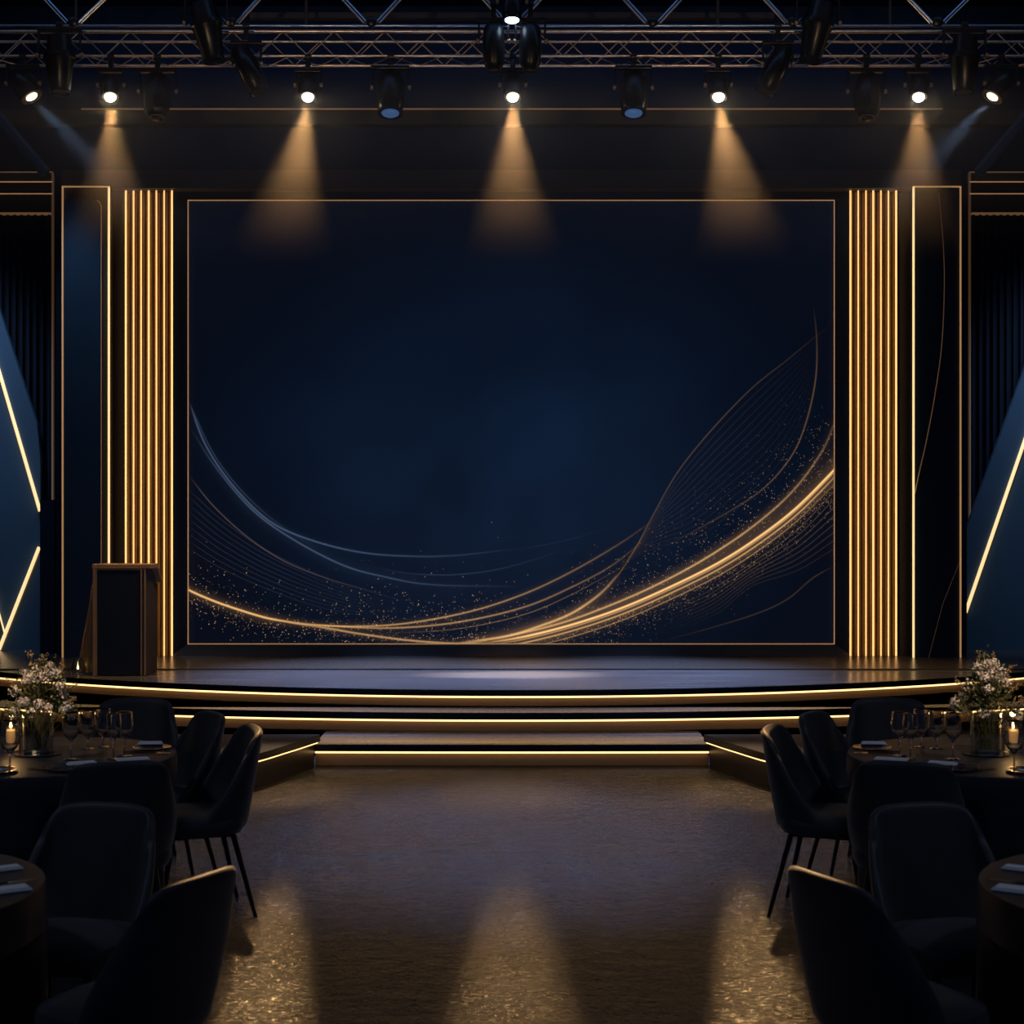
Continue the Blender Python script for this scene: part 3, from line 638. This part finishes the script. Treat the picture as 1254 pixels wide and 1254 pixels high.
# ------------------------------------------------------------------ stage lamps
def fixture(name, label, cat, top, bot, wpx, Y, dy, prof, lens, hang, group, yoke=True, seg=20, lensr=.8, dome=.35):
    """barrel from pixel top to pixel bot (axis), wpx = widest radius in px, dy = depth run towards the camera"""
    A3, B3 = P(*top, Y), P(*bot, Y-dy); ax = B3-A3; Ln = ax.length; k = Y/F; R0 = wpx*k
    hz_ = XZ(0, hang, Y)[1]; piv = A3.lerp(B3, .35)
    hx = piv.x
    t = thing(name, label, cat, (hx, Y, hz_), group=group); loc = (-hx, -Y, -hz_)
    brl = obj('barrel', lathe(BM(), A3, ax, [(q*Ln, r*R0) for q, r in prof], seg), m_fix, t, smooth=True, loc=loc)
    ringr = prof[-1][1]*R0
    obj('lens_ring', lathe(BM(), B3-ax.normalized()*.012, ax, [(0, ringr*1.02), (0, ringr*1.10), (.02, ringr*1.10), (.02, ringr*.94), (.012, ringr*.94)], seg, cap=False), m_fixshine, t, smooth=True, loc=loc)
    if lens is not None:
        rl = ringr*lensr*1.1; pr = [(math.sin(q)*rl*dome, math.cos(q)*rl) for q in [PI/2*i/6 for i in range(6)]] + [(rl*dome, 0)]
        obj('lens', lathe(BM(), B3+ax.normalized()*.004, ax, pr, 24), lens, brl, smooth=True)
    if yoke:
        w_ = R0*1.28; bz = max(piv.z + R0*1.0, A3.z) + .02; bz = min(bz, hz_-.02) if hz_ > piv.z+.05 else bz
        for sx in (-1, 1):
            obj('yoke_arm', box(BM(), (hx+sx*w_-.008, Y-.022, piv.z-.02), (hx+sx*w_+.008, Y+.022, bz)), m_fixshine, t, bevel=.004, loc=loc)
            obj('tilt_knob', lathe(BM(), (hx+sx*(w_-.004), Y-.005, piv.z-.005), (sx, 0, 0), [(0, .02), (.022, .02), (.026, .014)], 12), m_bronze, t, smooth=True, loc=loc)
        obj('yoke_bridge', box(BM(), (hx-w_-.008, Y-.03, bz), (hx+w_+.008, Y+.03, bz+.03)), m_fix, t, bevel=.006, loc=loc)
        if hz_ > bz+.03:
            obj('clamp', box(BM(), (hx-.02, Y-.02, bz+.03), (hx+.02, Y+.02, hz_)), m_fix, t, bevel=.004, loc=loc)
            obj('clamp_jaw', lathe(BM(), (hx-.028, Y+.0, hz_), (1, 0, 0), [(0, .026), (.056, .026)], 14), m_fix, t, smooth=True, loc=loc)
    return t, B3, ax.normalized()
PB = [(0, .55), (.06, .8), (.3, .92), (.34, 1.0), (.8, 1.0), (.86, .88), (1, .8)]
PL = [(0, .45), (.08, .8), (.3, .98), (.8, 1.0), (1, .82)]
PH = [(0, .35), (.05, .75), (.34, .82), (.36, 1.0), (.42, 1.0), (.45, .9), (1, .62)]
PV = [(0, .6), (.1, .9), (.5, 1.0), (.85, .9), (.96, .7), (1, .55)]
SPW = [(135, (0, 0), 'over the lectern'), (377, (-.18, 0), 'between the lectern and the centre'), (628, (0, 0), 'in the middle of the truss'),
       (880, (.18, 0), 'between the centre and the far light column'), (1125, (0, 0), 'over the light column away from the lectern')]
for px, (dx, _), wh in SPW:
    lt = -math.copysign(2, dx) if dx else 0
    t, lp, ax = fixture('stage_spotlight', 'lit stage spotlight casting a warm beam '+wh, 'spotlight', (px-lt*0+0, 94), (px, 118), 11.5, 13.79, .08, PL, m_lens, 70, 'lit spotlights on the long truss', lensr=.66, dome=.85)
    p = lp + Vector((dx*.02, 0, -.05))
    outer = abs(px-627) > 300
    lamp('SPOT', 'spotlight_beam', p, p + Vector((dx*1.0, .10, -1)), 520 if not outer else 290, (1.0, 0.54, 0.20), spot_size=.78, spot_blend=.9, shadow_soft_size=.03)
for s in (-1, 1):
    f = (lambda v: v) if s < 0 else (lambda v: 1254-v)
    si = 'lectern side' if s < 0 else 'side away from the lectern'
    t, lp, ax = fixture('stage_spotlight', 'tilted end lamp with a pale bluish sideways beam, '+si, 'spotlight', (f(22), 92), (f(38.5), 118), 15, 13.79, .03, PL, m_lenshalf, 70, 'tilted end lamps', lensr=.55)
    p = lp + ax*.05
    lamp('SPOT', 'side_beam', p, p + Vector((-s*1.0, .75, -1.05)), 85, (0.40, 0.62, 1.0), spot_size=.42, spot_blend=.8, shadow_soft_size=.02)
    fixture('moving_head_lamp', 'unlit moving lamp with a dark square front window, '+si, 'stage lamp', (f(192), 92), (f(192), 144), 17, 13.79, .10, PV, m_lensdark, 70, 'unlit dark moving lamps', lensr=.7, seg=8)
    t, lp, ax = fixture('moving_head_lamp', 'moving lamp with a faint blue lens, '+si, 'stage lamp', (f(478), 88), (f(478), 138), 17, 13.79, .10, PL, m_lensblue, 70, 'blue lensed moving lamps', lensr=.7, dome=.3)
    fixture('profile_lamp', 'large black lamp pointing straight down at the outer end, '+si, 'stage lamp', (f(72), 42), (f(74), 113), 20, 13.45, .02, PH, None, 30, 'large outer black lamps', seg=10)
    fixture('profile_lamp', 'large black tilted lamp hanging from the upper truss, '+si, 'stage lamp', (f(247), 2), (f(262), 74), 20, 13.4, .03, PH, None, -6, 'large tilted black lamps', seg=12)
    fixture('profile_lamp', 'slim black lamp slanting towards the stage edge, '+si, 'stage lamp', (f(293), 58), (f(317), 112), 14, 13.5, .03, PB, None, 32, 'slim slanting black lamps')
    fixture('profile_lamp', 'upright black lamp hugging the cool white centre lamp, '+si, 'stage lamp', (f(604), 30), (f(605), 86), 14, 13.35, .02, PV, None, 4, 'paired centre lamps')
t, lp, ax = fixture('stage_spotlight', 'small lamp with a cool white lens high in the centre', 'spotlight', (627, -10), (627, 24), 13, 13.3, .04, PL, m_lenscool, -40, None, lensr=.75, dome=.3)
lamp('SPOT', 'cool_centre', lp + ax*.05, (0, 14.2, ZS), 20, (0.60, 0.76, 1.0), spot_size=.6, spot_blend=1, shadow_soft_size=.05)

# ------------------------------------------------------------------ chairs
def chair_proto():
    t = thing('dining_chair', '', 'chair')
    bm = BM(); nu, nv = 16, 9; grid = []
    for j in range(nv+1):
        v = j/nv; row = []
        hw = .205 + .03*math.sin(PI*min(1, v*1.1)) ; wrap = .17*(1-v) + .10; z0 = .405
        for i in range(nu+1):
            u = -1 + 2*i/nu; th = u*PI/2*.98
            x = hw*math.copysign(abs(math.sin(th))**.75, u)
            y = -.215 + wrap*(1-abs(math.cos(th))**.8) - .075*v
            top = .872 - .075*abs(u)**5 - .03*u*u
            z = z0 + (top-z0)*v
            row.append(bm.verts.new((x, y, z)))
        grid.append(row)
    for j in range(nv):
        for i in range(nu): bm.faces.new([grid[j][i], grid[j][i+1], grid[j+1][i+1], grid[j+1][i]])
    o = obj('backrest', bm, m_chair, t, smooth=True)
    md = o.modifiers.new('thick', 'SOLIDIFY'); md.thickness = .034; md.offset = 0
    md = o.modifiers.new('sub', 'SUBSURF'); md.levels = 2; md.render_levels = 2
    bm = BM(); rings = []; N = 32
    for z, k in ((.385, .82), (.392, .93), (.42, .99), (.45, 1.0), (.470, .97), (.481, .88), (.487, .6), (.488, .25)):
        rings.append([bm.verts.new((.232*k*math.copysign(abs(math.cos(a))**.62, math.cos(a)), .005+.218*k*math.copysign(abs(math.sin(a))**.62, math.sin(a)), z)) for a in [2*PI*i/N for i in range(N)]])
    for a, b in zip(rings, rings[1:]):
        for i in range(N): bm.faces.new([a[i], a[(i+1) % N], b[(i+1) % N], b[i]])
    bm.faces.new(rings[0]); bm.faces.new(rings[-1])
    obj('seat', bm, m_chair, t, smooth=True)
    for sx in (-1, 1):
        for sy in (-1, 1):
            obj('leg', tube(BM(), (sx*.15, sy*.14, .388), (sx*.215, sy*.215 - (.02 if sy < 0 else 0), 0), .014, .009, 12), m_leg, t, smooth=True)
    obj('under_frame', box(BM(), (-.15, -.14, .372), (.15, .14, .387)), m_leg, t)
    return t
proto = chair_proto()
# x, y, facing direction, label text for the lectern-side table
CH = [((-2.05, 8.78), (.12, -1), 'charcoal chair at the far table, its back to the stage'),
      ((-1.77, 8.27), (-.85, -.50), 'charcoal chair turned sideways at the far table, half behind its neighbour'),
      ((-1.50, 7.78), (-.93, -.36), 'charcoal chair side on at the far table, legs clear on the floor'),
      ((-1.70, 7.02), (-.28, 1), 'charcoal chair tucked in back to the camera at the far table'),
      ((-1.50, 5.52), (-.25, -1), 'charcoal chair facing the camera across the near table, seat showing'),
      ((-1.13, 4.78), (-.86, .42), 'nearest charcoal chair, cut off below')]
first = True
for s in (-1, 1):
    for (x, y), (dx, dy), lab in CH:
        o = proto if first else copy_tree(proto); first = False
        o.location = (-s*x if s > 0 else x, y, 0)
        if s > 0: o.location.x = -x; dx = -dx
        o.rotation_euler = (0, 0, math.atan2(dy, dx) - PI/2)
        o['label'] = lab + (', lectern side' if s < 0 else ', opposite the lectern'); o['group'] = 'charcoal upholstered dining chairs'

# ------------------------------------------------------------------ tables
def table(cx, cy, R, dents, label, seed):
    t = thing('round_table', label, 'table', (cx, cy, 0), group='round clothed tables')
    bm = BM(); N = 144; rings = []
    rr = random.Random(seed); ph = [rr.uniform(0, 6.28) for _ in range(4)]
    lev = [(.76, .0), (.76, .5), (.76, .97), (.757, .992), (.748, 1.0)] + [(.74 - .73*k/12, 1.0) for k in range(1, 13)]
    for z, k in lev:
        if k == 0: rings.append([bm.verts.new((0, 0, z))]); continue
        row = []
        for i in range(N):
            a = 2*PI*i/N; d = max(0, (.74-z)/.73); r = R*k
            if d > 0:
                f = .5*math.sin(a*17+ph[0]) + .3*math.sin(a*29+ph[1]) + .3*math.sin(a*7+ph[2])
                r += d*.018 + f*.022*min(1, d*1.6)
                for da in dents:
                    w_ = math.cos(a-da)
                    if w_ > 0: r -= .22*math.exp(-((1-w_)/.05)**2)*max(0, min(1, (.62-z)/.12))
            row.append(bm.verts.new((r*math.cos(a), r*math.sin(a), z)))
        rings.append(row)
    for a, b in zip(rings, rings[1:]):
        for i in range(N):
            j = (i+1) % N; q = list(dict.fromkeys([a[i % len(a)], a[j % len(a)], b[j], b[i]])); bm.faces.new(q)
    obj('tablecloth', bm, m_cloth, t, smooth=True)
    obj('tabletop', lathe(BM(), (0, 0, .72), (0, 0, 1), [(0, R-.02), (.03, R-.02)], 64), m_wood, t)
    obj('pedestal', lathe(BM(), (0, 0, 0), (0, 0, 1), [(0, .25), (.03, .25), (.05, .05), (.70, .05), (.72, .15)], 24), m_leg, t, smooth=True)
    return t
for s in (-1, 1):
    m_ = -1 if s > 0 else 1; sd = 'lectern side' if s < 0 else 'opposite the lectern'
    dn = [math.atan2(y-7.65, (x+2.23)*m_) for (x, y), *_ in CH[:4]]
    table(-2.23*m_, 7.65, .65, dn, 'far round table in a dark floor length cloth with flowers on it, '+sd, 1)
    dn = [math.atan2(y-4.93, (x+2.08)*m_) for (x, y), *_ in CH[4:]]
    table(-2.08*m_, 4.93, .65, dn, 'near round table in a dark cloth, cut by the picture edge, '+sd, 2)

# ------------------------------------------------------------------ table ware
TZ = .7605
def T(px, py, s):                          # a point of the table top
    Y = F*(CAMZ-TZ)/(py-627); return Vector((((px-627)*Y/F) * (1 if s < 0 else -1), Y, TZ))
def wine_glass(p, hh, r, stem, label, s):
    t = thing('wine_glass', label, 'glass', p, group='stemmed glasses on the far tables')
    b0 = stem; prof = [(0, r*.8), (.003, r*.8), (.006, .006), (.012, .004), (b0-.01, .004), (b0, .008), (b0+.02, r*.62), (b0+.045, r*.92), (b0+.07, r), (hh, r*.84),
                       (hh, r*.80), (b0+.07, r*.95), (b0+.047, r*.87), (b0+.024, r*.58), (b0+.008, 0)]
    bw = obj('bowl', lathe(BM(), (0, 0, 0), (0, 0, 1), prof, 28), m_glass, t, smooth=True)
    obj('rim', lathe(BM(), (0, 0, hh-.001), (0, 0, 1), [(0, r*.845), (.0016, r*.845), (.0016, r*.80), (0, r*.80)], 28), m_rim, bw, smooth=True)  # gold ring put in for the warm light caught in the glass rim
    return t
def flowers(p, s, seed):
    rr = random.Random(seed)
    sd = 'lectern side' if s < 0 else 'opposite the lectern'
    t = thing('flower_arrangement', 'ivory and olive flower arrangement in a glass vase on the far table, '+sd, 'flowers', p, group='table flower arrangements')
    obj('vase', lathe(BM(), (0, 0, 0), (0, 0, 1), [(0, .068), (.2, .072), (.2, .066), (.014, .062), (.014, 0)], 32), m_thin, t, smooth=True)
    obj('tray', lathe(BM(), (0, 0, -.0), (0, 0, 1), [(0, .105), (.002, .11), (.006, .11), (.006, .07), (.001, .069)], 32, cap=False), m_leg, t, smooth=True)
    bs = BM(); bl = BM(); bb = BM()
    tips = []
    for i in range(46):
        a = rr.uniform(0, 2*PI); q = rr.random()**.6; R = .15*q; z = .46 - .20*q*q + rr.uniform(-.09, .0)
        tips.append(Vector((R*math.cos(a), R*math.sin(a)*.85, z)))
    spikes = [Vector((-.04, 0, .49)), Vector((.035, 0, .475)), Vector((.12, -.02, .42)), Vector((.185, -.02, .27)), Vector((.17, .03, .33)), Vector((-.15, .0, .36)), Vector((.0, .03, .45))]
    for tp in tips + spikes:
        b0 = Vector((tp.x*.12 + rr.uniform(-.03, .03), tp.y*.12 + rr.uniform(-.03, .03), .02)); mid = b0.lerp(tp, .55) + Vector((-tp.x*.25, -tp.y*.25, 0))
        pts = resample(catmull([b0, mid, tp], 5), 7); path(bs, pts, .0017, 5)
    def leaf(bm, o, d, ln, wd):
        u, v, d = frame_of(d); u = (u*math.cos(rr.uniform(0, 6)) + v*math.sin(rr.uniform(0, 6))).normalized()
        q = [o, o + d*ln*.5 + u*wd, o + d*ln, o + d*ln*.5 - u*wd]
        bm.faces.new([bm.verts.new(x) for x in q])
    for tp in tips:
        for k in range(44):
            o = tp*rr.uniform(.72, 1.03) + Vector([rr.gauss(0, .018) for _ in range(3)]); o.z = max(o.z, .2)
            d = (Vector((tp.x, tp.y, .08)).normalized() + Vector([rr.uniform(-.9, .9) for _ in range(3)])).normalized()
            leaf(bl, o, d, rr.uniform(.012, .03), rr.uniform(.003, .007))
    for tp in spikes:
        for k in range(34):
            q = rr.uniform(.72, 1.0); o = Vector((tp.x*q, tp.y*q, .2+(tp.z-.2)*q)) + Vector([rr.gauss(0, .007) for _ in range(3)])
            bmesh.ops.create_icosphere(bb, subdivisions=1, radius=rr.uniform(.002, .0045), matrix=Matrix.Translation(o))
    obj('stems', bs, m_stem, t); o = obj('leaves', bl, m_leaf, t); o['kind'] = 'stuff'; o = obj('buds', bb, m_bud, t); o['kind'] = 'stuff'
    for i in range(26):                    # blossom heads of small petals
        tp = tips[i]*1.02; bm = BM(); R = rr.uniform(.02, .034)
        if i < 19: tp.y = -abs(tp.y)
        for k in range(60):
            d = Vector([rr.gauss(0, 1) for _ in range(3)]).normalized(); o = tp + d*R*rr.uniform(.6, 1)
            u, v, _ = frame_of(d + Vector([rr.uniform(-.6, .6) for _ in range(3)])); w_ = rr.uniform(.003, .0065)
            bm.faces.new([bm.verts.new(o + u*w_*math.cos(g) + v*w_*math.sin(g) + d*(.002 if g % 2 else 0)) for g in (0, 1.26, 2.51, 3.77, 5.03)])
        obj('blossom', bm, m_petal, t)
    return t
def candle(p, s):
    sd = 'lectern side' if s < 0 else 'opposite the lectern'
    t = thing('candle_holder', 'tall clear glass with a burning candle beside the flowers, '+sd, 'candle', p, group='burning table candles')
    obj('glass', lathe(BM(), (0, 0, 0), (0, 0, 1), [(0, .044), (.195, .047), (.195, .0435), (.01, .040), (.01, 0)], 28), m_thin, t, smooth=True)
    w_ = obj('wax', lathe(BM(), (0, 0, .011), (0, 0, 1), [(0, .034), (.088, .034), (.09, .03), (.087, 0)], 24), m_wax, t, smooth=True)
    obj('flame', lathe(BM(), (0, 0, .105), (0, 0, 1), [(0, 0), (.006, .006), (.014, .0085), (.026, .006), (.048, 0)], 12), m_flame, w_, smooth=True)
    lamp('POINT', 'candle_light', p + Vector((0, 0, .17)), p, 0.9, (1, .55, .2), shadow_soft_size=.012)
def plate(p, r, label, nap=True, nrot=.3):
    t = thing('dinner_plate', label, 'plate', p, group='dark plates with gold rims')
    obj('dish', lathe(BM(), (0, 0, 0), (0, 0, 1), [(0, r*.55), (.003, r*.6), (.010, r*.98), (.012, r*.98), (.006, r*.62), (.005, 0)], 40), m_plate, t, smooth=True)
    obj('rim', lathe(BM(), (0, 0, .010), (0, 0, 1), [(0, r*.97), (0, r*1.01), (.003, r*1.01), (.003, r*.97)], 40, cap=False), m_rim, t, smooth=True)
def napkin(p, rz, sx, sy, label, m=None):
    bm = BM()
    for k in range(3):
        box(bm, (-sx/2+k*.004, -sy/2+k*.003, .002+k*.0035), (sx/2-k*.004, sy/2-k*.003, .005+k*.0035))
    o = obj('napkin', bm, m or m_napkin, None, bevel=.001, loc=p); o.rotation_euler = (0, 0, rz); return tag(o, label, 'napkin', 'folded napkins')
def cutlery(p, rz, label, kind):
    bm = BM(); L_ = .19
    if kind == 'fork':
        path(bm, [(-L_/2, 0, .004), (-.02, 0, .006), (.035, 0, .004)], lambda q: .0032-.0008*q, 6); box(bm, (.03, -.010, .003), (.055, .010, .0055))
        for k in range(4): box(bm, (.055, -.010+k*.0058, .003), (L_/2, -.0075+k*.0058, .0055))
    else:
        path(bm, [(-L_/2, 0, .004), (0, 0, .005)], .0038, 6); prism_xy(bm, [(0, -.006), (.08, -.009), (L_/2, 0), (.08, .004), (0, .004)], .003, .0055)
    o = obj(kind if kind == 'fork' else 'table_knife', bm, m_cutlery, None, loc=p); o.rotation_euler = (0, 0, rz); return tag(o, label, kind, 'gold cutlery')
for s in (-1, 1):
    sd = 'lectern side' if s < 0 else 'opposite the lectern'; mz = 1 if s < 0 else -1
    flowers(T(47, 924, s), s, 5 if s < 0 else 9)
    candle(T(14, 921, s), s)
    for px, py, hh, r, st, lab in ((87, 930, .215, .040, .085, 'stemmed glass closest to the flower vase'), (107, 917, .185, .040, .05, 'second stemmed glass from the vase, standing further back'),
                          (126, 915, .185, .040, .05, 'stemmed glass at the back of the row between its neighbours'), (139, 930, .21, .037, .09, 'stemmed glass just behind the outermost one'),
                          (152, 926, .205, .042, .08, 'outermost stemmed glass nearest the aisle'), (12, 946, .225, .045, .085, 'stemmed glass standing alone in front of the candle')):
        wine_glass(T(px, py, s), hh, r, st, lab+', '+sd, s)
    plate(T(88, 942, s), .112, 'dark plate with gold rim in front of the glasses, '+sd)
    napkin(T(100, 939.5, s)+Vector((0, 0, .013)), .5*mz, .13, .05, 'pale napkin folded on the dark front plate, '+sd)
    plate(T(186, 917.5, s), .09, 'small dark plate at the aisle side rim of the far table, '+sd)
    napkin(T(184, 914.5, s)+Vector((0, 0, .013)), .1*mz, .12, .05, 'pale napkin on the small aisle side plate, '+sd)
    napkin(T(163, 931, s), .35*mz, .15, .045, 'pale narrow napkin lying behind the pushed in chair, '+sd)
    plate(T(-8, 946, s), .10, 'dark plate cut by the picture edge beside the lone glass, '+sd)
    cutlery(T(52, 944, s), (PI/2+1.0)*mz if s < 0 else PI-(PI/2+1.0), 'gold knife lying left of the dark front plate, '+sd if s < 0 else 'gold knife lying beside the dark front plate, '+sd, 'knife')
    cutlery(T(183, 923.5, s), .12*mz + (0 if s < 0 else PI), 'gold fork in front of the small aisle side plate, '+sd, 'fork')
    cutlery(T(178, 921.5, s), .05*mz + (0 if s < 0 else PI), 'gold knife next to the fork by the small plate, '+sd, 'knife')
    napkin(T(1, 1066, s), .6*mz, .13, .05, 'pale napkin at the back of the near table, '+sd)
    napkin(T(4, 1092, s), .55*mz, .16, .07, 'larger pale napkin towards the aisle on the near table, '+sd)
    cutlery(T(10, 1083, s)+Vector((0, 0, .0)), .6*mz + (0 if s < 0 else PI), 'gold knife between the two napkins on the near table, '+sd, 'knife')
